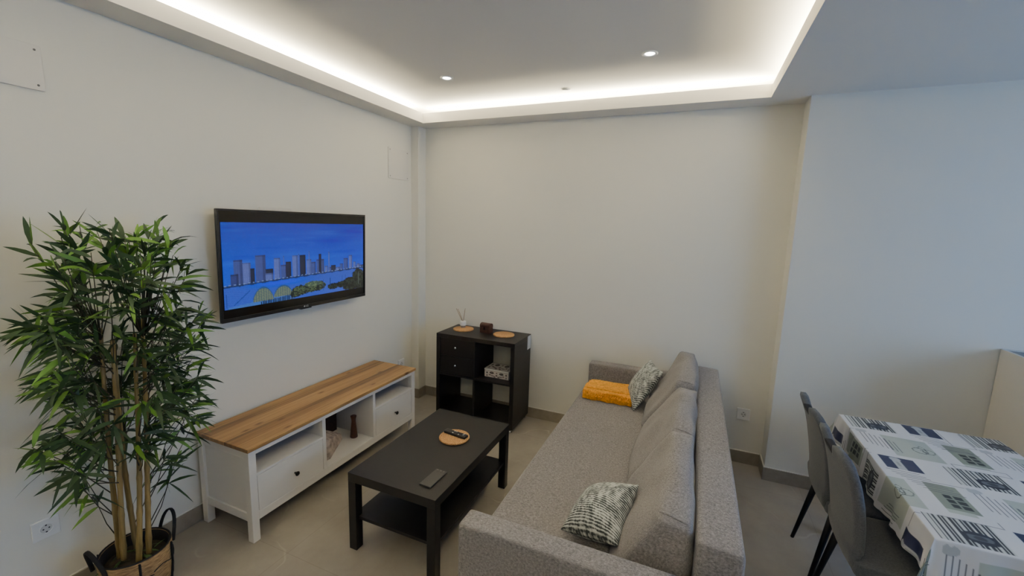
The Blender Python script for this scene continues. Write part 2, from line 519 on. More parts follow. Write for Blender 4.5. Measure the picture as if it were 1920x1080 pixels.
# ------------------------------------------------------------------ lights
def area(name, loc, rot, sx, sy, power, col, spread=PI):
    l = bpy.data.lights.new(name, 'AREA'); l.shape = 'RECTANGLE'; l.size = sx; l.size_y = sy
    l.energy = power; l.color = col; l.spread = spread
    o = bpy.data.objects.new(name, l); COL.objects.link(o); o.location = loc; o.rotation_euler = rot
    return o
WARM = (1.0, .895, .63)
LEDW = 22.0     # watts per metre
ZL = LT-.012
ln = CB-CF
area('led_strip_light', (CL-.10, (CB+CF)/2, ZL), (PI, 0, 0), .03, ln, LEDW*ln, WARM)
area('led_strip_light', (CR+.10, (CB+CF)/2, ZL), (PI, 0, 0), .03, ln, LEDW*ln, WARM)
area('led_strip_light', ((CL+CR)/2, CB+.10, ZL), (PI, 0, 0), CR-CL, .03, LEDW*(CR-CL), WARM)
area('led_strip_light', ((CL+CR)/2, CF-.10, ZL), (PI, 0, 0), CR-CL, .03, LEDW*(CR-CL), WARM)
# daylight arriving through the window on the right
area('window_daylight', (XR+.12, (WY0+WY1)/2, (WZ0+WZ1)/2), (0, PI/2, 0), WZ1-WZ0, WY1-WY0, 50, (.30, .53, 1.0))

SPOTS = [(.80, -.77), (2.21, -.77), (.80, -2.45), (2.21, -2.45)]
def make_spot():
    t_ = thing('recessed_spotlight', 'white recessed spotlight near the television wall side of the raised ceiling', 'spotlight', (0, 0, H2), 0, 'lit recessed ceiling spotlights')
    bm = B()
    lathe(bm, [(.046, 0), (.047, -.003), (.040, -.006), (.030, -.004), (.029, 0)], n=40)
    obj('trim_ring', bm, M['white_plastic'], t_)
    bm = B(); lathe(bm, [(.029, -.001), (.024, -.0045), (.004, -.005)], n=32)
    obj('lamp_lens', bm, M['spot_glow'], t_)
    return t_
M['spot_glow'] = emit('spot_glow', (1, .96, .9, 1), 14)
s0 = make_spot()
# positions solved on the raised ceiling plane
SP = [(.812, -.80), (2.21, -.80)]
s0.location = (SP[0][0], SP[0][1], H2)
s1 = dup(s0, (SP[1][0], SP[1][1], H2), label='white recessed spotlight closer to the right hand light cove')
def spot_lamp(x, y, p):
    l = bpy.data.lights.new('spot_beam', 'SPOT'); l.energy = p; l.color = (1, .9, .78); l.spot_size = 2.1; l.spot_blend = 1; l.shadow_soft_size = .03
    o = bpy.data.objects.new('spot_beam', l); COL.objects.link(o); o.location = (x, y, H2-.012)
for x, y in SP+[(.787, -2.5), (2.204, -2.5), (.787, -4.0), (2.204, -4.0)]: spot_lamp(x, y, 5)
bm = B(); lathe(bm, [(.035, 0), (.036, -.006), (.028, -.010), (.003, -.011)], n=28)  # shallow white disc standing for a small pale mark on the raised ceiling
o = obj('ceiling_disc', bm, M['white_plastic']); o.location = (1.55, -.29, H2)
tag(o, 'small flat white disc on the raised ceiling by the back light cove', 'ceiling cap')

# world: faint neutral fill
w = bpy.data.worlds.new('World'); scn.world = w; w.use_nodes = True
w.node_tree.nodes['Background'].inputs['Color'].default_value = (.6, .75, 1, 1)
w.node_tree.nodes['Background'].inputs['Strength'].default_value = .3

# ------------------------------------------------------------------ wall fittings
def socket(label, loc, rotz):
    t_ = thing('wall_socket', label, 'socket', loc, rotz)     # local: plate in xz plane, facing -y
    bm = B(); bx(bm, -.045, .045, -.010, 0, -.045, .045, .003)
    obj('cover_plate', bm, M['white_plastic'], t_)
    bm = B(); lathe(bm, [(.0225, -.0101), (.0235, -.0125), (.0205, -.0125), (.0195, -.0106)], n=32, axis='y', cap=False)
    obj('socket_ring', bm, M['white_plastic'], t_)
    bm = B(); lathe(bm, [(.0194, -.0104), (.001, -.0103)], n=28, axis='y')
    obj('socket_well', bm, M['label'], t_)
    bm = B()
    for sx in (-.0095, .0095): lathe(bm, [(.003, -.0105), (.003, -.0112)], (sx, 0, 0), n=14, axis='y')
    bx(bm, -.003, .003, -.0112, -.0105, .013, .0185); bx(bm, -.003, .003, -.0112, -.0105, -.0185, -.013)
    obj('pin_holes', bm, M['dark_hole'], t_)
    return t_
socket('white wall socket low on the left wall beside the potted bamboo', (0, -2.812, .386), PI/2)
socket('white wall socket on the back wall behind the sofa', (3.006, 0, .398), 0)
socket('white wall socket in the corner just past the end of the television bench', (0, -.30, .405), PI/2)

def access_panel(label, y0, y1, z0, z1):
    t_ = thing('access_panel', label, 'wall panel', (0, (y0+y1)/2, (z0+z1)/2))
    hy, hz = (y1-y0)/2, (z1-z0)/2
    bm = B(); bx(bm, -.002, .009, -hy, hy, -hz, hz, .002); obj('cover_plate', bm, M['panel_white'], t_)
    for sy in (-1, 1):
        for sz in (-1, 1):
            bm = B(); lathe(bm, [(.0045, .009), (.004, .0105), (.001, .0108)], (0, sy*(hy-.02), sz*(hz-.02)), n=12, axis='x')
            obj('screw', bm, M['steel'], t_)
access_panel('square white screwed access panel high on the left wall near the corner', -.458, -.172, 2.164, 2.432)
access_panel('white screwed access panel at the upper left above the potted bamboo', -2.90, -2.636, 2.277, 2.455)
bm = B(); bx(bm, 0, .008, -1.706, -1.468, 1.70, 1.849, .002)
tag(obj('cable_plate', bm, M['panel_white']), 'thin white plate on the wall peeking out above the television', 'wall plate')

# ------------------------------------------------------------------ television
def tv_paint(S, T):
    h, w_ = S.shape
    out = np.empty(S.shape+(3,), np.float32)
    top, bot = L3(34, 62, 176), L3(54, 92, 216)
    k = np.clip(T/.7, 0, 1)[..., None]
    out[:] = top*(1-k)+bot*k
    # clouds
    cl = np.zeros_like(S)
    for i in range(26):
        cx, cy, rx, ry = rng.uniform(0, 1), rng.uniform(0, .5), rng.uniform(.05, .2), rng.uniform(.012, .04)
        cl += rng.uniform(-.5, .6)*np.exp(-((S-cx)/rx)**2-((T-cy)/ry)**2)
    cl += .8*np.exp(-((S-.08)/.15)**2-((T-.47)/.03)**2)
    for i in range(40):
        cx, cy, rx, ry = rng.uniform(0, 1), rng.uniform(0, .42), rng.uniform(.02, .09), rng.uniform(.006, .018)
        cl += rng.uniform(-.5, .6)*np.exp(-((S-cx-(T-cy)*.4)/rx)**2-((T-cy)/ry)**2)
    out += (np.clip(cl, -.7, 1.1)[..., None])*np.array([.03, .05, .11], np.float32)
    shore = .735-.065*S
    # river
    wm = T > shore
    out[wm] = L3(70, 92, 196)
    rip = np.sin(T*400+np.sin(S*30)*3)*np.sin(S*70+T*160)
    out[wm] *= (1+.10*rip+.25*(T-.8))[wm][:, None]
    bl = np.exp(-((S-.32)/.16)**2-((T-.755)/.04)**2)
    out += bl[..., None]*(L3(24, 84, 255)-out)*.9
    Bd = [(0.654, 0.677, 0.6, 'l'), (0.233, 0.284, 0.57, 'd'), (0.68, 0.72, 0.62, 'm'), (0.74, .78, .63, 'l'), (.93, 1.0, .635, 'm'), (0.055, 0.104, 0.432, 'm'), (0.104, 0.15, 0.471, 'l'), (0.038, 0.079, 0.596, 'f'), (0.148, 0.171, 0.543, 'd'), (0.178, 0.237, 0.394, 'm'), (.236, .284, .62, 'l'), (0.288, 0.33, 0.438, 'l'), (0.349, 0.356, 0.416, 'l'), (0.333, 0.374, 0.533, 'm'), (0.365, 0.403, 0.497, 'd'), (0.453, 0.458, 0.402, 'l'), (0.41, 0.45, 0.418, 'l'), (0.461, 0.505, 0.42, 'd'), (0.512, 0.547, 0.485, 'l'), (0.529, 0.534, 0.372, 'l'), (0.546, 0.581, 0.529, 'm'), (0.587, 0.648, 0.497, 'm'), (0.605, 0.625, 0.42, 'd'), (0.684, 0.693, 0.398, 'l'), (0.706, 0.745, 0.6, 'd'), (0.781, 0.808, 0.584, 'm'), (0.813, 0.854, 0.511, 'm'), (0.863, 0.893, 0.469, 'l'), (0.904, 0.925, 0.572, 'l'), (0.938, 0.965, 0.61, 'l')]
    pal = {'f': L3(64, 74, 134), 'm': L3(80, 92, 158), 'l': L3(108, 122, 194), 'd': L3(34, 40, 70)}
    for a, b, tt, kk in Bd:
        m = (S >= a) & (S <= b) & (T >= tt) & (T <= shore)
        c = pal[kk]
        win = .70+.12*np.sin(S*900)*np.sin(T*330+a*40)+.22*((np.floor(S*190) % 2)*(np.floor(T*120) % 2))
        side = np.where(S > a+(b-a)*.72, .6, 1.0)
        out[m] = (c*(win*side)[..., None])[m]
        out[m & (T < tt+.016)] *= .55
    m = (np.abs(T-shore-.004) < .010+.004*np.sin(S*90)); out[m] = L3(34, 50, 92)
    m = (np.abs(T-shore+.010) < .006) & (np.sin(S*240) > .2); out[m] = L3(120, 140, 190)
    # quay, tents, trees in the foreground
    m = (np.abs((T-.939)-(S-.064)*(-1.7)) < .006) & (S > .05) & (S < .14); out[m] = L3(40, 66, 130)
    m = (T > .985-.18*(S-.0)) & (S > .02) & (S < .42) & (T > .88); out[m] = L3(80, 116, 196)
    for cx, wd, tp, bs in ((.218, .062, .79, .94), (.345, .062, .80, .92)):
        q = np.clip(1-((S-cx)/wd)**2, 0, 1); m = (np.abs(S-cx) < wd) & (T > bs-(bs-tp)*q**.7) & (T < bs+.02)
        tx = ((np.sin(S*420)+np.sin(T*300+S*90)) > 0)[..., None]
        out[m] = np.where(tx, L3(118, 128, 110), L3(78, 96, 100))[m]
        m2 = (np.abs(T-(bs-(bs-tp)*q**.7)) < .010) & (np.abs(S-cx) < wd); out[m2] = L3(52, 84, 130)
    ns = np.zeros_like(S)
    for gx, gy, am in ((48, 26, 1.6), (110, 60, 1.6), (200, 100, 1.0)):
        gn = rng.normal(0, 1, (gx+1, gy+1)); ns += am*gn[np.floor(S*gx).astype(int), np.floor(T*gy).astype(int)]
    def tree(cx, cy, rx, ry, c1, c2):
        m = (((S-cx)/rx)**2+((T-cy)/ry)**2 + ns*.05) < 1
        out[m] = np.where((ns > .6)[..., None], c1, c2)[m]
    for a in [(.46, .90, .06, .07), (.53, .89, .07, .06), (.60, .87, .06, .07), (.43, .93, .04, .05)]:
        tree(*a, L3(78, 94, 70), L3(24, 36, 34))
    for a in [(.56, .83, .07, .035)]: tree(*a, L3(104, 120, 92), L3(62, 80, 72))
    for a in [(.72, .91, .05, .045), (.80, .90, .06, .05), (.87, .88, .06, .07), (.95, .80, .06, .11), (.97, .9, .06, .12), (.9, .94, .1, .07)]:
        tree(*a, L3(44, 56, 48), L3(14, 20, 22))
    for sx, a, b in ((.64, .79, .95), (.695, .78, .9), (.955, .74, .93), (.012, .82, .98), (.80, .77, .86), (.83, .76, .85)):
        m = (np.abs(S-sx) < .0022) & (T > a) & (T < b); out[m] = L3(40, 60, 110) if sx < .9 else L3(110, 122, 130)
    m = (T > .93) & (S > .20) & (S < .42) & (T > .99-.16*(S-.05)) & (np.sin(S*620) > -.2); out[m] = L3(16, 20, 34)
    out = out*(1+rng.normal(0, .06, S.shape))[..., None].astype(np.float32)
    g_ = out.mean(-1, keepdims=True); out = g_+(out-g_)*1.2
    return np.clip(out, 0, 1)

def television():
    x0 = .038
    t_ = thing('television', 'flat black television on the left wall showing a blue city skyline', 'television', (.0, -1.46, 1.172))
    hw, hh = .5815, .655
    til = .0156/.655*.0+.0236
    sh = lambda x, z: x+(z)*til
    bm = B()     # shell
    hexa(bm, [(sh(x, z), y, z) for x in (.078, .092) for y in (-hw, hw) for z in (0, hh)], .004)
    obj('casing', bm, M['black_plastic'], t_)
    bm = B()     # slim raised bezel
    for (ya, yb, za, zb) in ((-hw, hw, 0, .022), (-hw, hw, hh-.012, hh), (-hw, -hw+.012, .022, hh-.012), (hw-.012, hw, .022, hh-.012)):
        hexa(bm, [(sh(x, z), y, z) for x in (.0925, .099) for y in (ya, yb) for z in (za, zb)], .0015)
    obj('bezel', bm, M['black_plastic'], t_)
    za, zb = 1.752-.505-1.172, 1.752-1.172
    pos = lambda S, T: (sh(.0945, zb-(zb-za)*T), -2.02+1.12*S+1.46, zb-(zb-za)*T)
    raster('screen_picture', 330, 170, pos, tv_paint, M['screen'], t_)
    bm = B(); hexa(bm, [(sh(x, z), y, z) for x in (.092, .0935) for y in (-hw+.012, hw-.012) for z in (.022, hh-.012)])
    obj('screen_glass', bm, M['black_glass'], t_)
    bm = B(); hexa(bm, [(sh(x, z), y, z) for x in (.05, .0785) for y in (-hw+.16, hw-.16) for z in (.05, hh-.2)], .004); obj('rear_housing', bm, M['black_plastic'], t_)
    bm = B(); bx(bm, .07, .1, -.045, .045, -.008, .004, .003); obj('sensor_bump', bm, M['black_plastic'], t_)
    cu = bpy.data.curves.new('logo', 'FONT'); cu.body = 'LG'; cu.size = .018; cu.extrude = .0004; cu.align_x = 'CENTER'; cu.align_y = 'CENTER'
    tmp = bpy.data.objects.new('logo_text', cu); me_ = bpy.data.meshes.new_from_object(tmp); bpy.data.objects.remove(tmp)
    lo = bpy.data.objects.new('logo', me_); COL.objects.link(lo); lo.parent = t_
    lo.location = (.1003, .006, .011); lo.rotation_euler = (PI/2, 0, PI/2); me_.materials.clear(); me_.materials.append(M['label'])
    bm = B(); lathe(bm, [(.0058, .0995), (.0058, .1003)], (0, -.016, .011), n=20, axis='x'); obj('logo_disc', bm, M['label'], t_)
    bm = B(); bx(bm, 0, .050, -.22, .22, .16, .20); bx(bm, 0, .050, -.22, .22, .42, .46); bx(bm, .0, .05, -.2, -.16, .12, .5); bx(bm, 0, .05, .16, .2, .12, .5)
    obj('wall_bracket', bm, M['black_matt'], t_)
M['black_glass'] = plain('black_glass', lin(10, 10, 12), .12)
television()

# ------------------------------------------------------------------ television bench
def tv_bench():
    x0, x1, y0, y1 = .02, .466, -2.189, -.695
    t_ = thing('television_bench', 'long white television bench with a knotty pine top along the left wall', 'tv bench', (x0, y0, 0))
    W, Ln = x1-x0, y1-y0
    X = lambda x: x-x0
    Y = lambda y: y-y0
    zt = .56
    top = B(); bx(top, 0, W, 0, Ln, zt-.022, zt, .003); obj('worktop', top, M['pine'], t_)
    zu = zt-.022
    P = .042
    fx = W-.008           # front plane
    bk = .006
    for nm, (a, b_) in {'f': (fx-P, fx), 'b': (bk, bk+P)}.items():
        for c, d in ((.008, .008+P), (Ln-.008-P, Ln-.008)):
            bm = B(); bx(bm, a, b_, c, d, 0, zu, .002); obj('leg', bm, M['bench_white'], t_)
    # end panels: rails and recessed boards
    for c, d, s in ((.008, .008+P, 1), (Ln-.008-P, Ln-.008, -1)):
        bm = B()
        bx(bm, bk+P, fx-P, c+.004, d-.004, .118, .165, .002); bx(bm, bk+P, fx-P, c+.004, d-.004, zu-.045, zu, .002)
        bx(bm, bk+P, fx-P, c+.014, d-.014, .16, zu-.04)
        obj('end_panel', bm, M['bench_white'], t_)
    bm = B()
    bx(bm, fx-.022, fx, .008+P, Ln-.008-P, .512, zu, .0015)       # top rail
    bx(bm, fx-.022, fx, .008+P, Ln-.008-P, .122, .168, .0015)      # bottom rail
    bx(bm, bk, bk+.02, .008+P, Ln-.008-P, .122, .168)
    obj('front_rail', bm, M['bench_white'], t_)
    bm = B(); bx(bm, bk+.006, fx-.002, .03, Ln-.03, .158, .174); obj('bottom_board', bm, M['bench_white'], t_)
    bm = B(); bx(bm, bk, bk+.006, .03, Ln-.03, .15, zu); obj('back_board', bm, M['bench_white'], t_)
    divs = [(-1.687, -1.657), (-1.211, -1.192)]
    divs = [(-1.685, -1.659), (-1.216, -1.190)]
    for a, b_ in divs:
        bm = B(); bx(bm, bk+.006, fx-.001, Y(a), Y(b_), .168, zu, .0015); obj('divider', bm, M['bench_white'], t_)
    for a, b_, kn in ((-2.139, -1.685, (-1.900, .268)), (-1.190, -.745, (-.962, .268))):
        bm = B(); bx(bm, bk+.006, fx-.001, Y(a), Y(b_), .384, .398, .001); obj('shelf', bm, M['bench_white'], t_)
        bm = B(); bx(bm, fx-.020, fx-.002, Y(a)+.003, Y(b_)-.003, .172, .381, .0015)
        bx(bm, bk+.03, fx-.02, Y(a)+.015, Y(b_)-.015, .18, .34)
        dr = obj('drawer', bm, M['bench_white'], t_)
        bm = B(); lathe(bm, [(.006, fx-.003), (.005, fx+.010), (.012, fx+.014), (.0145, fx+.021), (.010, fx+.026), (.002, fx+.027)], (0, Y(kn[0]), kn[1]), n=24, axis='x')
        obj('knob', bm, M['knob_dark'], dr)
tv_bench()

bm = B(); lathe(bm, [(.026, 0), (.027, .004), (.024, .04), (.019, .09), (.0155, .125), (.017, .145), (.0215, .163), (.0215, .168), (.012, .169)], n=32)
o = obj('wooden_vase', bm, M['vase']); o.location = (.322, -1.275, .174)
tag(o, 'slim dark brown wooden vase in the open middle bay of the bench', 'vase')
bm = B()
hexa(bm, [(.236, -1.52, .174), (.236, -1.52, .335), (.272, -1.335, .174), (.268, -1.345, .222), (.395, -1.652, .174), (.395, -1.652, .325), (.404, -1.578, .174), (.400, -1.580, .318)], .006)
# order for hexa: (x,y,z) bits
tag(obj('stone_block', bm, M['mottle']), 'mottled pinkish grey wedge shaped block in the middle bay of the bench', 'ornament')
bm = B(); bx(bm, .045, .125, -1.40, -1.245, .174, .345, .004); bx(bm, .043, .127, -1.402, -1.243, .30, .306)
tag(obj('wooden_box', bm, M['brown_box']), 'dark brown box at the back of the middle bay of the bench', 'box')

# ------------------------------------------------------------------ coffee table
def coffee_table():
    t_ = thing('coffee_table', 'low black coffee table with a lower shelf between bench and sofa', 'coffee table', (.951, -1.979, 0), .0025)
    w_, l_ = .552, .9025
    bm = B(); bx(bm, 0, w_, 0, l_, .40, .45, .0015); obj('tabletop', bm, M['lack'], t_)
    for a in (0, w_-.05):
        for c in (0, l_-.05):
            bm = B(); bx(bm, a+.0005, a+.0495, c+.0005, c+.0495, 0, .40, .001); obj('leg', bm, M['lack'], t_)
    bm = B(); bx(bm, .012, w_-.012, .022, l_-.022, .176, .194, .001); obj('shelf', bm, M['lack'], t_)
coffee_table()

def trivet(label, x, y, z, r=.095):
    bm = B(); lathe(bm, [(r-.002, 0), (r, .002), (r, .010), (r-.003, .012), (.002, .012)], n=56)
    o = obj('cork_coaster', bm, M['cork']); o.location = (x, y, z)
    return tag(o, label, 'coaster', 'round cork coasters')
trivet('round cork coaster under the remote control on the coffee table', 1.268, -1.405, .45)
trivet('round cork coaster under the reed diffuser on the black shelf unit', .628, -.178, .802)
trivet('empty round cork coaster at the right end of the black shelf unit top', 1.042, -.178, .802)

def remote():
    t_ = thing('remote_control', 'slim black remote control lying across the cork coaster', 'remote', (1.269, -1.388, .462), -.115)
    bm = B(); bx(bm, -.082, .082, -.021, .021, 0, .017, .005); obj('body', bm, M['black_plastic'], t_)
    bm = B()
    for i in range(9):
        for j in range(3):
            if (i+j) % 4 == 3: continue
            x = -.045+i*.0145; y = -.0115+j*.0115
            bx(bm, x-.0045, x+.0045, y-.003, y+.003, .0168, .0186, .001, mi=1 if (i in (2, 3, 5) and j != 1) or i == 7 else 0)
    obj('buttons', bm, [M['phone'], M['label']], t_)
remote()
def phone():
    t_ = thing('mobile_phone', 'dark grey mobile phone lying face down on the coffee table corner', 'phone', (1.396, -1.830, .45), -.03)
    bm = B(); bx(bm, -.036, .036, -.078, .078, 0, .0085, .004, seg=3); obj('body', bm, M['phone'], t_)
    bm = B(); bx(bm, -.0345, .0345, -.0765, .0765, .0080, .0090, .0004); obj('back_cover', bm, M['phone_glass'], t_)
    bm = B()
    for x in (-.020, 0, .020): lathe(bm, [(.0055, .009), (.005, .0105), (.001, .0106)], (x, .066, 0), n=16)
    obj('camera_bar', bm, M['steel'], t_)
phone()

# ------------------------------------------------------------------ black shelf unit
def shelf_unit():
    t_ = thing('shelf_unit', 'small black four compartment shelf unit against the back wall', 'shelf unit', (.4775, -.402, 0), .0087)
    w_, d_, z0, z1 = .765, .39, .034, .802
    T_, m_ = .036, .017
    bm = B()
    bx(bm, 0, w_, 0, d_, z1-T_, z1, .0015); bx(bm, 0, w_, 0, d_, z0, z0+T_, .0015)
    bx(bm, 0, T_, 0, d_, z0+T_, z1-T_, .001); bx(bm, w_-T_, w_, 0, d_, z0+T_, z1-T_, .001)
    obj('frame', bm, M['kallax'], t_)
    cx = w_/2
    bm = B(); bx(bm, cx-m_/2, cx+m_/2, .002, d_-.002, z0+T_, z1-T_); obj('divider', bm, M['kallax'], t_)
    cz = (z0+z1)/2+.012
    bm = B(); bx(bm, T_, cx-m_/2, .002, d_-.002, cz-m_/2, cz+m_/2); bx(bm, cx+m_/2, w_-T_, .002, d_-.002, cz-m_/2, cz+m_/2)
    obj('shelf', bm, M['kallax'], t_)
    zz = [(cz+m_/2+.003, (cz+z1-T_)/2+.002), ((cz+z1-T_)/2+.006, z1-T_-.003)]
    for a, b_ in zz:
        bm = B(); bx(bm, T_+.003, cx-m_/2-.003, .006, .022, a, b_, .001); bx(bm, T_+.01, cx-m_/2-.01, .022, d_-.03, a+.01, b_-.02)
        dr = obj('drawer', bm, M['kallax'], t_)
        bm = B(); lathe(bm, [(.004, .006), (.004, -.010), (.009, -.014), (.010, -.020), (.003, -.023)], ((T_+cx-m_/2)/2, 0, (a+b_)/2+.008), n=20, axis='y')
        obj('knob', bm, M['chrome'], dr)
    for x in (.03, w_-.03):
        for y in (.03, d_-.03):
            bm = B(); lathe(bm, [(.016, 0), (.016, .006), (.008, .010), (.008, z0)], (x, y, 0), n=20); obj('foot', bm, M['chrome'], t_)
    bm = B(); bx(bm, w_, w_+.0012, .305, .384, .672, .795, .0003); obj('paper_sticker', bm, M['label'], t_)
shelf_unit()

def deco_paint(S, T):
    out = np.empty(S.shape+(3,), np.float32); out[:] = L3(196, 190, 186)
    dk = L3(54, 46, 46); rd = L3(120, 84, 76)
    for cx, cy, rx, ry in ((.3, .3, .09, .16), (.7, .3, .09, .16), (.1, .35, .03, .14), (.9, .35, .03, .14), (.1, .75, .02, .14), (.9, .75, .02, .14)):
        q = ((S-cx)/rx)**2+((T-cy)/ry)**2
        out[(q < 1)] = dk; out[(q < .35) & (np.sin(S*170) > 0)] = L3(120, 112, 108)
    for cx, cy, rx, ry in ((.5, .25, .04, .1), (.5, .62, .05, .14), (.33, .72, .1, .07), (.67, .72, .1, .07), (.42, .85, .05, .1), (.58, .85, .05, .1), (.22, .62, .05, .09), (.78, .62, .05, .09)):
        q = ((S-cx)/rx)**2+((T-cy)/ry)**2
        out[(q < 1) & (np.sin(S*150+T*40) > -.1)] = rd
        out[(q < .3)] = dk
    out[(T < .04) | (T > .97)] = L3(90, 80, 76)
    return out
def deco_box():
    t_ = thing('decorative_box', 'white lidded box with dark floral print inside the right compartment', 'box', (1.041, -.222, .4386), -.005)
    hx, hy, h = .117, .085, .078
    bm = B(); bx(bm, -hx, hx, -hy, hy, 0, h-.014, .002); obj('body', bm, M['label'], t_)
    bm = B(); bx(bm, -hx-.003, hx+.003, -hy-.003, hy+.003, h-.014, h, .002); obj('lid', bm, M['label'], t_)
    raster('front_print', 94, 40, lambda S, T: (-hx+2*hx*S, np.full_like(S, -hy-.0008), (h-.016)*(1-T)+.001), deco_paint, M['deco'], t_)
    raster('lid_print', 70, 60, lambda S, T: (-hx+2*hx*S, hy-2*hy*T, np.full_like(S, h+.0006)), lambda S, T: deco_paint(S, T)*.85, M['deco'], t_)
deco_box()

def diffuser():
    t_ = thing('reed_diffuser', 'small white labelled reed diffuser jar with two sticks', 'diffuser', (.607, -.150, .814))
    bm = B(); lathe(bm, [(.022, 0), (.023, .003), (.023, .022), (.002, .022)], n=28); obj('jar_base', bm, M['jar_glass'], t_)
    bm = B(); lathe(bm, [(.002, .0222), (.027, .0222), (.028, .026), (.028, .058), (.026, .062), (.008, .062)], n=28); obj('jar_label', bm, M['white_plastic'], t_)
    for p in ((-.080, .01, .172), (.014, .012, .182)):
        bm = B(); tube(bm, [(p[0]*.05, 0, .05), p], .0022, 6); obj('reed', bm, M['reed'], t_)
    bm = B(); tube(bm, [(0, .003, .05), (-.068, .02, .168)], .0022, 6); obj('reed', bm, M['reed'], t_)
diffuser()

def chest():
    t_ = thing('treasure_chest', 'tiny dark brown chest with an arched lid on the shelf unit', 'chest', (.860, -.165, .802), -.10)
    hx, hy = .050, .034
    bm = B(); bx(bm, -hx, hx, -hy, hy, 0, .048, .003); obj('body', bm, M['chest'], t_)
    bm = B()
    n = 12; prof = [(-hy, .049)]+[(-hy*math.cos(PI*i/n), .066+.024*math.sin(PI*i/n)) for i in range(n+1)]+[(hy, .049)]
    a = [bm.verts.new((-hx, y, z)) for y, z in prof]; b_ = [bm.verts.new((hx, y, z)) for y, z in prof]
    for i in range(len(prof)): bm.faces.new((a[i], a[(i+1) % len(prof)], b_[(i+1) % len(prof)], b_[i]))
    bm.faces.new(a); bm.faces.new(b_); obj('lid', bm, M['chest'], t_)
    bm = B(); bx(bm, -.012, .012, -hy-.004, -hy, .030, .058, .002); obj('clasp', bm, M['knob_dark'], t_)
    for x in (-.034, .034):
        bm = B(); bx(bm, x-.004, x+.004, -hy-.002, -hy, .002, .07); obj('strap', bm, M['brown_box'], t_)
chest()

# ------------------------------------------------------------------ sofa
SY0, SY1 = -2.300, -.028
def sofa():
    t_ = thing('sofa', 'grey fabric three seat sofa with low square armrests', 'sofa', (0, 0, 0))
    bm = B(); soft(bm, boxc(1.80, 2.655, SY0+.10, SY1-.10, .28, .472), (.06, .025, .22), 22, (0, 0, .05))
    obj('seat', bm, M['sofa'], t_)
    bm = B(); bx(bm, 1.815, 2.66, SY0+.10, SY1-.10, .09, .285, .01); obj('base', bm, M['sofa'], t_)
    for a, b_ in ((SY0, SY0+.102), (SY1-.102, SY1)):
        bm = B(); soft(bm, boxc(1.815, 2.68, a, b_, .06, .655), (.035, .20, .05), 16, (0, .0, .012)); obj('armrest', bm, M['sofa'], t_)
    bm = B()
    soft(bm, [(2.645, SY0+.135, .09), (2.645, SY0+.135, .770), (2.645, SY1-.10, .09), (2.645, SY1-.10, .770), (2.80, SY0+.135, .09), (2.795, SY0+.135, .762), (2.80, SY1-.10, .09), (2.795, SY1-.10, .762)], (.22, .015, .05), 18, (.06, 0, .01))
    obj('backrest', bm, M['sofa'], t_)
    for x in (1.87, 2.6):
        for y in (SY0+.06, SY1-.06):
            bm = B(); lathe(bm, [(.018, 0), (.024, .06)], (x, y, 0), n=16); obj('leg', bm, M['black_plastic'], t_)
sofa()

def back_cushion(label, y0, y1, zt0, zt1, xt, seed, xb=2.325):
    """y0 nearer the camera; wedge section leaning on the backrest"""
    bm = B()
    c = [(xb, y0, .474), (xt, y0, zt0), (xb+.005, y1, .474), (xt+.012, y1, zt1),
         (2.635, y0, .474), (2.638, y0, zt0-.012), (2.635, y1, .474), (2.640, y1, zt1-.012)]
    soft(bm, c, (.30, .11, .12), 28, (.28, .02, .10), noise=.021, nscale=5.5, seed=seed)
    # sewn creases where the cover is folded at both upper ends
    o = obj('back_cushion', bm, M['sofa'])
    tag(o, label, 'cushion', 'loose grey sofa back cushions')
    from mathutils.bvhtree import BVHTree
    me = o.data
    tree = BVHTree.FromPolygons([v.co.copy() for v in me.vertices], [list(p.vertices) for p in me.polygons])
    for ye, sg, zt in ((y0, 1, zt0),):
        pts = []
        for k in range(9):
            f = k/8
            q = Vector((xt-.005+(2.632-xt)*f, ye+sg*(.034-.022*f), zt+.012-.006*f))
            hit, nn, _, _ = tree.find_nearest(q)
            pts.append(hit+nn*.0004+Vector((0, 0, .001*math.sin(k*2.1+seed))))
        cb = B(); tube(cb, pts, [.0012, .003, .0045, .005, .0048, .005, .005, .004, .0014], 6)
        obj('seam', cb, M['sofa'], o)
    return o
back_cushion('grey sofa back cushion nearest the viewer, behind the striped pillow', -2.135, -1.478, .795, .835, 2.515, 1)
back_cushion('middle grey sofa back cushion between the two others', -1.470, -.800, .815, .835, 2.525, 2)
back_cushion('grey sofa back cushion at the far end by the back wall', -.792, -.145, .835, .880, 2.515, 3)

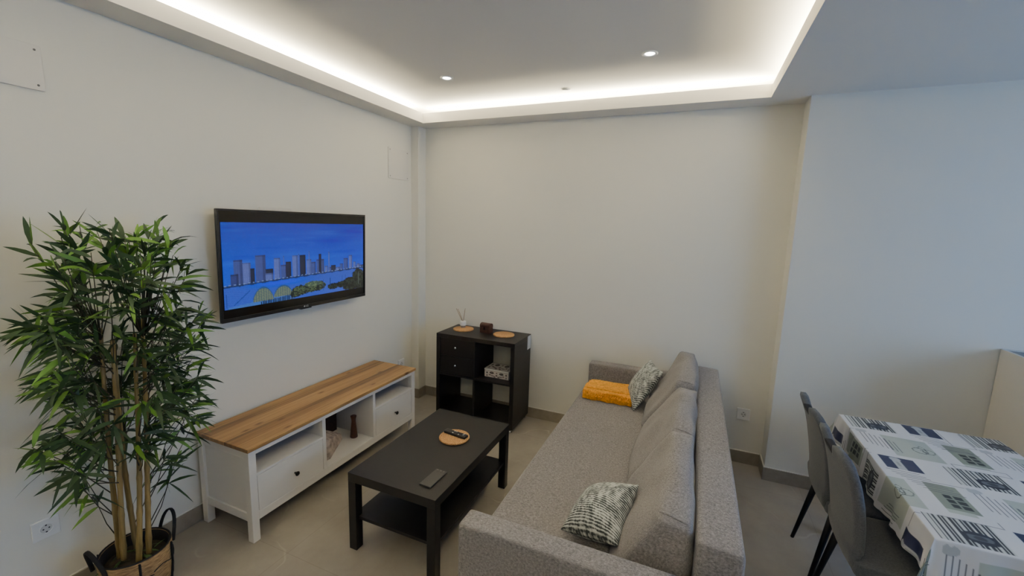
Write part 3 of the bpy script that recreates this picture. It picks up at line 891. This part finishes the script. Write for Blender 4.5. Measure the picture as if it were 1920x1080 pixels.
def throw_pillow(label, c, thick, rot_uv=0):
    """c: four corners in order round the edge"""
    P0, P1, P2, P3 = [Vector(p) for p in c]
    nrm = ((P1-P0).cross(P3-P0)).normalized()
    bm = B(); uvl = bm.loops.layers.uv.new('uv')
    n = 26
    sheets = []
    for s in (1, -1):
        g = []
        for i in range(n+1):
            row = []
            for j in range(n+1):
                u, v = math.sin((-1+2*i/n)*PI/2), math.sin((-1+2*j/n)*PI/2)
                uu = u*(1-.07*(1-v*v)); vv = v*(1-.07*(1-u*u))
                a, b_ = .5+.5*uu, .5+.5*vv
                p = P0*(1-a)*(1-b_)+P1*a*(1-b_)+P2*a*b_+P3*(1-a)*b_
                h = thick*.5*(max(0, (1-u**2))**.55*max(0, (1-v**2))**.55)
                if s < 0 and (i in (0, n) or j in (0, n)):
                    row.append(sheets[0][i][j]); continue
                row.append((bm.verts.new(p+nrm*h*s), (u*.5+.5, v*.5+.5)))
            g.append(row)
        sheets.append(g)
        for i in range(n):
            for j in range(n):
                q = [g[i][j], g[i+1][j], g[i+1][j+1], g[i][j+1]]
                if s < 0: q.reverse()
                f = bm.faces.new([x[0] for x in q]); f.smooth = True
                for lp, x in zip(f.loops, q):
                    u, v = x[1]
                    lp[uvl].uv = (u, v) if not rot_uv else ((u-v)*.7, (u+v)*.7)
    o = obj('throw_pillow', bm, M['pillow'])
    return tag(o, label, 'pillow', 'patterned throw pillows')
throw_pillow('grey and white dashed throw pillow by the near armrest', [(2.135, -1.985, .515), (2.385, -2.095, .605), (2.425, -1.835, .715), (2.215, -1.75, .585)], .19, 0)
throw_pillow('grey and white dashed throw pillow at the far armrest by the blanket', [(2.245, -.545, .482), (2.165, -.295, .56), (2.318, -.265, .80), (2.425, -.49, .79)], .13, 1)

bm = B()
from mathutils import noise as mn
soft(bm, boxc(1.845, 2.215, -.470, -.235, .474, .512), (.06, .1, .5), 26, noise=.012, nscale=18, seed=2)
soft(bm, boxc(1.850, 2.215, -.455, -.235, .508, .548), (.06, .1, .5), 26, noise=.013, nscale=20, seed=5)
soft(bm, boxc(1.868, 2.215, -.425, -.232, .540, .562), (.06, .14, .5), 22, noise=.008, nscale=14, seed=9)
for k in range(46):     # fringe along the front fold
    x = 1.86+k*.0085
    z = .53+random.uniform(-.006, .006)
    tube(bm, [(x, -.452, z), (x+random.uniform(-.006, .006), -.474, z-.006), (x+random.uniform(-.01, .01), -.478, z-.022)], .0028, 5)
tag(obj('throw_blanket', bm, M['mustard']), 'folded mustard yellow blanket on the far end of the sofa seat', 'blanket')

# ------------------------------------------------------------------ potted bamboo
CLUSTERS = [(0.183,-2.648,1.727,1),(0.206,-2.608,1.728,1),(0.389,-2.641,1.722,1),(0.37,-2.743,1.671,1),(0.453,-2.81,1.618,1),(0.454,-2.844,1.63,1),(0.423,-2.799,1.537,1),(0.272,-2.762,1.563,1),(0.208,-2.39,1.73,1),(0.254,-2.399,1.694,1),(0.299,-2.377,1.658,1),(0.318,-2.404,1.586,1),(0.323,-2.384,1.598,1),(0.268,-2.435,1.548,1),(0.416,-2.477,1.466,1),(0.246,-2.859,1.365,1),(0.299,-2.839,1.399,1),(0.426,-2.865,1.378,1),(0.402,-2.845,1.341,1),(0.249,-2.272,1.262,1),(0.233,-2.234,1.295,1),(0.402,-2.396,1.273,1),(0.163,-2.286,1.084,1),(0.199,-2.272,1.043,1),(0.319,-2.406,0.98,1),(0.321,-2.33,0.883,1),(0.21,-2.295,0.805,1),(0.175,-2.32,0.719,1),(0.221,-2.795,1.162,1),(0.391,-2.845,1.142,1),(0.3,-2.788,1.217,1),(0.454,-2.884,1.198,1),(0.396,-2.877,0.975,1),(0.454,-2.955,0.953,1),(0.171,-2.772,0.768,1),(0.216,-2.752,0.609,1),(0.164,-2.695,0.494,1),(0.29,-2.475,0.633,1),(0.261,-2.447,0.498,1),(0.175,-2.469,0.529,1),(0.324,-2.799,1.026,1),(0.188,-2.495,1.596,1),(0.253,-2.488,1.695,1),(0.231,-2.719,1.051,0),(0.499,-2.596,1.631,0),(0.1,-2.571,0.77,0),(0.272,-2.434,0.978,0),(0.128,-2.686,0.743,0),(0.12,-2.441,1.388,0),(0.595,-2.753,1.384,0),(0.186,-2.418,1.588,0),(0.426,-2.379,1.02,0),(0.365,-2.766,1.73,0),(0.561,-2.776,1.643,0),(0.439,-2.86,0.945,0),(0.49,-2.868,0.827,0),(0.1,-2.593,1.103,0),(0.1,-2.452,0.946,0),(0.14,-2.544,0.949,0),(0.117,-2.646,0.838,0),(0.415,-2.757,1.128,0),(0.42,-2.6,1.227,0),(0.333,-2.505,1.348,0),(0.427,-2.57,0.849,0),(0.495,-2.872,1.319,0),(0.507,-2.65,1.433,0),(0.391,-2.753,1.446,0),(0.306,-2.767,1.362,0),(0.18,-2.567,0.796,0),(0.255,-2.73,1.403,0),(0.166,-2.288,1.155,0),(0.204,-2.259,1.133,0),(0.515,-2.684,1.59,0),(0.172,-2.366,0.533,0),(0.461,-2.494,0.96,0),(0.319,-2.747,1.311,0),(0.242,-2.667,1.293,0),(0.1,-2.426,1.055,0),(0.579,-2.683,1.484,0),(0.215,-2.274,0.743,0),(0.258,-2.522,1.358,0),(0.354,-2.428,1.337,0),(0.306,-2.618,1.273,0),(0.42,-2.742,0.875,0),(0.563,-2.735,1.457,0),(0.395,-2.744,1.586,0),(0.45,-2.664,0.836,0),(0.398,-2.589,1.267,0),(0.171,-2.682,1.173,0),(0.168,-2.411,1.211,0),(0.1,-2.391,1.136,0),(0.164,-2.726,0.635,0),(0.431,-2.685,1.664,0),(0.45,-2.611,0.878,0),(0.343,-2.573,1.682,0),(0.443,-2.455,0.896,0),(0.42,-2.71,0.94,0),(0.212,-2.738,1.107,0),(0.491,-2.887,1.145,0),(0.198,-2.663,1.342,0),(0.292,-2.73,0.877,0),(0.496,-2.558,0.948,0),(0.1,-2.544,1.142,0),(0.226,-2.319,0.94,0),(0.1,-2.512,1.136,0),(0.261,-2.474,0.863,0),(0.297,-2.75,1.104,0),(0.18,-2.639,1.176,0),(0.305,-2.251,1.265,0),(0.306,-2.457,0.741,0),(0.42,-2.616,0.773,0),(0.235,-2.806,0.89,0),(0.211,-2.737,0.902,0),(0.45,-2.617,1.02,0),(0.16,-2.415,1.643,0),(0.14,-2.505,1.032,0),(0.406,-2.5,1.092,0),(0.494,-2.538,1.363,0),(0.149,-2.733,1.329,0),(0.242,-2.588,1.492,0),(0.14,-2.577,0.736,0),(0.312,-2.758,1.687,0),(0.472,-2.894,1.364,0),(0.314,-2.863,1.358,0),(0.245,-2.535,1.547,0),(0.18,-2.563,1.017,0),(0.221,-2.438,1.399,0),(0.18,-2.461,1.119,0),(0.18,-2.391,1.627,0),(0.44,-2.509,1.181,0),(0.42,-2.551,1.118,0),(0.431,-2.766,1.049,0),(0.402,-2.809,1.28,0),(0.182,-2.367,1.232,0),(0.143,-2.677,1.122,0),(0.479,-2.625,1.544,0),(0.191,-2.593,1.556,0),(0.197,-2.581,1.596,0),(0.487,-2.505,1.214,0),(0.497,-2.857,1.146,0),(0.138,-2.638,1.374,0),(0.565,-2.613,1.073,0),(0.364,-2.498,1.303,0),(0.291,-2.458,1.685,0),(0.196,-2.821,0.77,0),(0.295,-2.439,1.358,0),(0.589,-2.641,1.534,0),(0.24,-2.562,1.256,0),(0.181,-2.352,1.022,0),(0.176,-2.586,1.519,0),(0.187,-2.325,0.885,0),(0.45,-2.634,0.851,0),(0.18,-2.647,0.842,0),(0.112,-2.598,1.35,0),(0.288,-2.765,1.318,0)]
for _ in range(24):
    CLUSTERS.append((random.uniform(.14, .48), random.uniform(-2.80, -2.38), random.uniform(1.18, 1.72), 0))
for _ in range(6):
    CLUSTERS.append((random.uniform(.10, .30), random.uniform(-2.80, -2.36), random.uniform(.70, 1.15), 0))
def bamboo():
    bc = (.31, -2.635)
    t_ = thing('potted_bamboo', 'tall leafy artificial bamboo in a seagrass basket by the left wall', 'plant', (bc[0], bc[1], 0))
    l = lambda p: Vector((p[0]-bc[0], p[1]-bc[1], p[2]))
    bm = B(); lathe(bm, [(.105, 0), (.120, .06), (.131, .16), (.132, .262), (.128, .270), (.122, .266), (.121, .20), (.10, .19)], n=48, cap=True)
    bk = obj('basket', bm, M['seagrass'], t_)
    bm = B(); lathe(bm, [(.1265, .2665), (.119, .262), (.117, .22), (.10, .195)], n=48, cap=False); obj('liner', bm, M['band'], bk)
    for s in (-1, 1):
        bm = B()
        pts = []
        for k in range(15):
            a = PI*k/14
            pts.append((-.055*math.cos(a)*1.0-.01, s*(.128+.030*math.sin(a)), .225+.13*math.sin(a)**.8))
        tube(bm, pts, .0085, 8, flat=(1, .5)); obj('handle', bm, M['band'], bk)
    bm = B()
    for a in (-.35, .75, 1.9, 2.9, 3.9, 5.0):
        pts = [((r+.003)*math.cos(a), (r+.003)*math.sin(a), z) for r, z in ((.106, .005), (.121, .06), (.132, .16), (.133, .262))]
        tube(bm, pts, .009, 6, flat=(.4, 1))
    for z, r in ((.10, .127), (.19, .1335)):
        tube(bm, [(r*math.cos(2*PI*k/40), r*math.sin(2*PI*k/40), z+.012*math.sin(k*.9)) for k in range(41)], .0022, 5)
    tube(bm, [(.127*math.cos(2*PI*k/40), .127*math.sin(2*PI*k/40), .267) for k in range(41)], .0045, 6)
    obj('black_trim', bm, M['band'], bk)
    bm = B(); lathe(bm, [(.002, .222), (.05, .228), (.09, .220), (.121, .212)], n=40, cap=False)
    obj('soil', bm, M['soil'], t_)
    base = [(.255, -2.672, .215), (.290, -2.668, .215), (.268, -2.612, .215), (.355, -2.648, .215), (.345, -2.600, .215)]
    tops = [(.27, -2.655, 1.30), (.31, -2.640, 1.25), (.25, -2.615, 1.24), (.33, -2.560, 1.27), (.30, -2.520, 1.32)]
    canes = []
    for b_, tp in zip(base, tops):
        bm = B(); pts = []; rad = []
        nseg = 40
        for k in range(nseg+1):
            f = k/nseg
            p = Vector(b_).lerp(Vector(tp), f)
            p += Vector((math.sin(f*5+b_[1]*40)*.006, math.cos(f*4+b_[0]*30)*.006, 0))
            pts.append(l(p)); rr = .0118*(1-.45*f)
            rad.append(rr*(1.18 if k % 6 == 3 else 1))
        tube(bm, pts, rad, 10); obj('cane', bm, M['cane'], t_)
        canes.append(pts)
    # twigs and leaves
    tw = B(); V = []; F = []; Cc = []
    def leaf(p, d, L, wd, col, droop):
        d = d.normalized(); up = Vector((0, 0, 1))
        side = d.cross(up)
        if side.length < .1: side = Vector((1, 0, 0))
        side.normalize()
        tw_ = random.uniform(-1.5, 1.5)
        side = (Matrix.Rotation(tw_, 3, d) @ side)
        n0 = len(V)
        prof = [(0, .12), (.15, .7), (.4, 1.0), (.7, .72), (.9, .3), (1, 0)]
        for f, wf in prof:
            q = p+d*L*f+Vector((0, 0, -droop*L*f*f))
            hw = wd*.5*wf
            for sgn in (-1, 1):
                x = q+side*hw*sgn
                if x.x < .012-bc[0]: x.x = .012-bc[0]+random.uniform(0, .004)
                if x.x > .63-bc[0] and x.y > -2.2-bc[1] and x.z < .6: pass
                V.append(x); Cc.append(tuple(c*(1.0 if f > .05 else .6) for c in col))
        for k in range(len(prof)-1):
            a = n0+2*k; F.append((a, a+1, a+3, a+2))
    cx = sum(c[20][0] for c in canes)/5; cy = sum(c[20][1] for c in canes)/5
    for x, y, z, s in CLUSTERS:
        p = l((x, y, z))
        best = min(canes, key=lambda c: min((q-p).length for q in c))
        zz = max(.33, min(z-.10-abs(random.gauss(0, .05))-.25*math.hypot(x-.3, y+2.6), 1.25))
        q0 = min(best, key=lambda q: abs(q.z-zz))
        out = Vector((p.x-cx, p.y-cy, .02 if z < 1.5 else .18))
        mid = q0.lerp(p, .55)+Vector((0, 0, -.03))
        tube(tw, [q0, mid, p], [.0026, .002, .0013], 5)
        out.normalize()
        for k in range(random.choice((7, 8, 9))):
            d = out*random.uniform(.2, 1.0)+Vector((random.gauss(0, .55), random.gauss(0, .6), random.gauss(.05 if z < 1.55 else .45, .4)))
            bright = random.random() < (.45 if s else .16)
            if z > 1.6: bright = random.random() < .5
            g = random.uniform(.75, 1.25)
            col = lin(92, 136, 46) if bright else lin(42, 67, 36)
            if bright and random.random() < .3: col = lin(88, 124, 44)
            pp = mid.lerp(p, random.uniform(.55, 1.0))
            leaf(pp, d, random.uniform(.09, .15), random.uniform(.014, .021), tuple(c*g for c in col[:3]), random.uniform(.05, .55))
    for a in range(14):   # a few loose leaves on the soil
        an = random.uniform(0, 6.28); r_ = random.uniform(.02, .09)
        leaf(Vector((r_*math.cos(an)+.02, r_*math.sin(an)-.02, .235)), Vector((random.gauss(0, 1), random.gauss(0, 1), .2)), .07, .010, lin(70, 96, 50)[:3], .3)
    obj('twigs', tw, M['twig'], t_)
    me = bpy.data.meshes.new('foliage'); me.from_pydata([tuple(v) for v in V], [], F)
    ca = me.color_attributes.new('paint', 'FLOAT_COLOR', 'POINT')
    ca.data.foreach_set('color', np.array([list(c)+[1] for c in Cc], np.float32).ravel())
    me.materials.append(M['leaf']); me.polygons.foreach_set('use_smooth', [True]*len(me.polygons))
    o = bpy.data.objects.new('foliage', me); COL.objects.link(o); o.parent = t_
bamboo()

# ------------------------------------------------------------------ dining corner
TX0, TX1, TY0, TY1, TZ = 3.418, 4.10, -1.755, -.652, .752
def dining_table():
    t_ = thing('dining_table', 'dining table under a printed cloth at the right', 'table', (TX0, TY0, 0))
    bm = B(); bx(bm, .004, TX1-TX0-.004, .004, TY1-TY0-.004, TZ-.03, TZ-.002, .003); obj('tabletop', bm, M['table_wood'], t_)
    for x in (.04, TX1-TX0-.09):
        for y in (.04, TY1-TY0-.09):
            bm = B(); bx(bm, x, x+.05, y, y+.05, 0, TZ-.03, .003); obj('leg', bm, M['table_wood'], t_)
dining_table()

def cloth_colour(u, v):
    """u to the right of the left table edge, v towards the viewer from the far edge"""
    out = np.empty(u.shape+(3,), np.float32)
    white = L3(214, 214, 217); out[:] = white
    blk = L3(46, 48, 54); navy = L3(52, 56, 84); g1 = L3(176, 184, 176); g2 = L3(136, 144, 130); gr = L3(176, 180, 184); ln_ = L3(92, 94, 102)
    r = np.floor(v/.47); b = v-.47*r; a = np.mod(u-.018-.25*r, .5)
    R = lambda a0, a1, b0, b1: (a >= a0) & (a <= a1) & (b >= b0) & (b <= b1)
    # pale green field with a line drawing of an apple
    m = R(.10, .285, .215, .44); out[m] = g1
    # darker green square with six panes
    m = R(.352, .462, .20, .405); out[m] = g2
    for i in range(2):
        for j in range(3):
            out[R(.383+.034*i, .411+.034*i, .285+.034*j, .312+.034*j)] = L3(50, 56, 56)
    out[R(.352, .44, .40, .425)] = g1
    # thin vertical lines
    for k, x in enumerate((.012, .03, .048, .066, .084, .10, .115, .13)):
        out[R(x, x+.0045, .20+.012*k, .345+.008*k)] = ln_
    # thin horizontal lines below the navy squares
    for k in range(9):
        y = .138+.0165*k; x = .252+.012*k
        out[R(x, x+.12, y, y+.004)] = ln_
    # bar code square
    m = R(0, .195, 0, .155); out[m] = L3(196, 200, 198)
    xs = 0.0
    for w_, g_ in ((.005, .014), (.005, .005), (.007, .013), (.006, .005), (.006, .012), (.008, .005), (.008, .010), (.008, .004), (.009, .010), (.008, .005), (.008, .010), (.007, .005), (.007, .010), (.007, .005), (.006, .008)):
        out[R(xs, min(xs+w_, .195), 0, .155)] = blk; xs += w_+g_
    q = ((a-.128)/.052)**2+((b-.098)/.036)**2
    out[q < 1] = L3(44, 48, 60); out[(q < .45) & (np.abs(b-.098) < .016)] = L3(96, 100, 108); out[(q < .12)] = L3(60, 64, 72)
    # navy square with a pale bottle
    m = R(.26, .395, 0, .122); out[m] = navy
    m = R(.305, .338, .012, .122); out[m] = gr
    out[(((a-.3215)/.022)**2+((b-.02)/.018)**2) < 1] = gr
    out[R(.316, .327, .045, .085)] = L3(150, 154, 158)
    # grey apples
    q = ((a-.022)/.026)**2+((b-.198)/.021)**2
    out[q < 1] = gr; out[(((a-.022)/.006)**2+((b-.178)/.006)**2) < 1] = white
    # apple drawing
    for cx, cy, rx, ry in ((.222, .335, .028, .03), (.255, .335, .022, .026), (.238, .315, .012, .03)):
        q = ((a-cx)/rx)**2+((b-cy)/ry)**2
        out[np.abs(q-1) < .16] = L3(78, 84, 78)
    # hairline frames
    for (a0, a1, b0, b1) in ((.30, .49, .425, .468), (.405, .498, .01, .19)):
        fr = R(a0, a1, b0, b1) & ~R(a0+.0022, a1-.0022, b0+.0022, b1-.0022)
        out[fr] = L3(120, 122, 130)
    return out

def tablecloth():
    lx, fy, ny, rx = .165, .17, .215, .17
    W, Ln = TX1-TX0, TY1-TY0
    nu, nv = 280, 390
    S = lambda U: -lx+(W+lx+rx)*U          # cloth coordinate across
    T_ = lambda V: -fy+(Ln+fy+ny)*V        # from the far edge towards the viewer
    def pos(U, V):
        s, t = S(U), T_(V)
        dx = np.where(s < 0, -s, np.where(s > W, s-W, 0)); sx = np.where(s < 0, -1, 1)
        dy = np.where(t < 0, -t, np.where(t > Ln, t-Ln, 0)); sy = np.where(t < 0, 1, -1)
        ex = np.clip(s, 0, W); ey = np.clip(t, 0, Ln)
        r = np.hypot(dx, dy); ph = np.arctan2(dy, dx+1e-9)
        x = TX0+ex; y = TY1-ey
        drop = np.maximum(0, r-.006)
        wob = .010*np.sin(t*21+1)+.007*np.sin(t*47)+.004*np.sin(t*83+2)
        woby = .010*np.sin(s*23)+.006*np.sin(s*51+1)
        fold = np.sin(2*ph)
        k = np.clip(r/.2, 0, 1)
        offx = np.where(dx > 0, 1, 0)*(.004*np.minimum(1, r/.01)+k*(.016+wob)*np.cos(ph)+.035*fold*k)
        offy = np.where(dy > 0, 1, 0)*(.004*np.minimum(1, r/.01)+k*(.014+woby)*np.sin(ph)+.035*fold*k)
        x = x+sx*offx; y = y+sy*offy
        z = TZ+.0015*np.sin(s*11)*np.sin(t*9)-drop*(.93+.05*np.sin(t*13+s*7))
        return x, y, z
    o = raster('tablecloth', nu, nv, pos, lambda U, V: cloth_colour(S(U), T_(V)), M['cloth'])
    tag(o, 'white tablecloth printed with bars, green squares and navy blocks over the dining table', 'tablecloth')
tablecloth()

def dining_chair():
    t_ = thing('dining_chair', 'grey upholstered dining chair at the far end of the table side, nearer the back wall', 'chair', (3.24, -.985, 0), 0, 'grey dining chairs along the table')
    prof = [(.385, .062), (.43, .034), (.47, .026), (.55, .020), (.63, .010), (.72, -.006), (.80, -.026), (.86, -.048), (.91, -.068)]
    def px(z):
        for (z0, a), (z1, b_) in zip(prof, prof[1:]):
            if z <= z1: return a+(b_-a)*(z-z0)/(z1-z0)
        return prof[-1][1]
    # back shell, widest at shoulder height with a scooped grip in its upper edge
    bm = B(); nu, nv = 44, 30
    def halfw(z):
        f = (z-.385)/.525
        return .150+.058*math.sin(min(1, f*1.35)*PI/2)-.012*max(0, f-.75)/.25
    sheets = []
    for s in (0, 1):
        g = []
        for i in range(nu+1):
            a = -1+2*i/nu
            row = []
            edge = abs(a)
            zt = .912-.055*max(0, (edge-.72)/.28)**2.2-.046*math.exp(-((a)/.36)**6)
            zb = .385+.045*edge**2
            for j in range(nv+1):
                f = j/nv
                z = zb+(zt-zb)*f
                th = .040*min(1, (1-edge)*9+.40)*min(1, (1-f)*16+.62)
                x = px(z)-.020*(1-edge**2)*0+.018*edge**2*(1 if z > .5 else .5)
                x += th*.5*(1 if s else -1)
                row.append(bm.verts.new((x, a*halfw(z), z)))
            g.append(row)
        sheets.append(g)
    for s, g in enumerate(sheets):
        for i in range(nu):
            for j in range(nv):
                q = [g[i][j], g[i+1][j], g[i+1][j+1], g[i][j+1]]
                if not s: q.reverse()
                f = bm.faces.new(q); f.smooth = True
    A_, B_ = sheets
    def bridge(la, lb):
        for k in range(len(la)-1):
            f = bm.faces.new((la[k], la[k+1], lb[k+1], lb[k])); f.smooth = True
    bridge([r[-1] for r in A_], [r[-1] for r in B_]); bridge([r[0] for r in B_], [r[0] for r in A_])
    bridge(B_[-1], A_[-1]); bridge(A_[0], B_[0])
    bk = obj('backrest', bm, M['chair'], t_)
    # dark grip set into the notch of the top edge
    bm = B(); soft(bm, [(px(z)+dx, sy*wy, z) for dx in (-.0175, .0175) for sy in (-1, 1) for z, wy in ((.835, .052), (.880, .058))], (.5, .15, .3), 10)
    obj('grip', bm, M['chair_dark'], bk)
    bm = B(); soft(bm, [(.03, -.185, .405), (.03, -.19, .475), (.03, .185, .405), (.03, .19, .475), (.44, -.20, .405), (.44, -.215, .472), (.44, .20, .405), (.44, .215, .472)], (.1, .1, .4), 16, (0, 0, .10))
    obj('seat', bm, M['chair'], t_)
    for sx, sy in ((0, -1), (0, 1), (1, -1), (1, 1)):
        bm = B()
        tp = (.07 if not sx else .40, sy*.155, .41); ft = (-.005 if not sx else .44, sy*.190, 0)
        tube(bm, [tp, ft], [.0175, .0095], 12); obj('leg', bm, M['chair_leg'], t_)
    bm = B(); bx(bm, .05, .41, -.165, .165, .385, .407, .004); obj('seat_frame', bm, M['chair_leg'], t_)
    return t_
c0 = dining_chair()
dup(c0, (3.24, -1.408, 0), .0, 'grey upholstered dining chair nearest the viewer, tucked under the cloth')

def cabinet():
    t_ = thing('white_cabinet', 'tall plain white cabinet against the right wall beyond the table', 'cabinet', (4.27, -.80, 0))
    bm = B(); bx(bm, 0, .018, 0, .612, 0, 1.151, .001); obj('side_panel', bm, M['cabinet'], t_)
    bm = B(); bx(bm, .0185, .58, .0, .610, .06, 1.128); obj('body', bm, M['cabinet'], t_)
    bm = B(); bx(bm, .0185, .60, .002, .610, 1.128, 1.146); obj('top', bm, M['cab_top'], t_)
    bm = B(); bx(bm, .0, .60, .600, .612, 1.146, 1.152); obj('rear_strip', bm, M['label'], t_)
    for z0, z1 in ((.07, .58), (.59, 1.12)):
        bm = B(); bx(bm, .02, .58, -.018, -.001, z0, z1, .002); d = obj('door', bm, M['cabinet'], t_)
        bm = B(); bx(bm, .05, .065, -.04, -.018, (z0+z1)/2-.06, (z0+z1)/2+.06, .002); obj('handle', bm, M['chrome'], d)
cabinet()

# ------------------------------------------------------------------ camera
C = Vector((2.56, -3.595, 1.7913)); yaw, pitch, roll, fpx = .4018, -.1481, .0315, 802.07
fwd = Vector((-math.sin(yaw)*math.cos(pitch), math.cos(yaw)*math.cos(pitch), math.sin(pitch)))
right = Vector((math.cos(yaw), math.sin(yaw), 0)); up = right.cross(fwd)
r2 = right*math.cos(roll)+up*math.sin(roll); u2 = -right*math.sin(roll)+up*math.cos(roll)
cam = bpy.data.cameras.new('Camera'); cam.sensor_width = 36; cam.lens = fpx*36/1920; cam.clip_start = .05
co = bpy.data.objects.new('Camera', cam); COL.objects.link(co)
mw = Matrix((( r2.x, u2.x, -fwd.x, C.x), (r2.y, u2.y, -fwd.y, C.y), (r2.z, u2.z, -fwd.z, C.z), (0, 0, 0, 1)))
co.matrix_world = mw
scn.camera = co
scn.view_settings.view_transform = 'AgX'
scn.view_settings.look = 'None'
scn.view_settings.exposure = 0.5
scn.cycles.max_bounces = 10
scn.cycles.diffuse_bounces = 6
scn.cycles.sample_clamp_indirect = 12.0
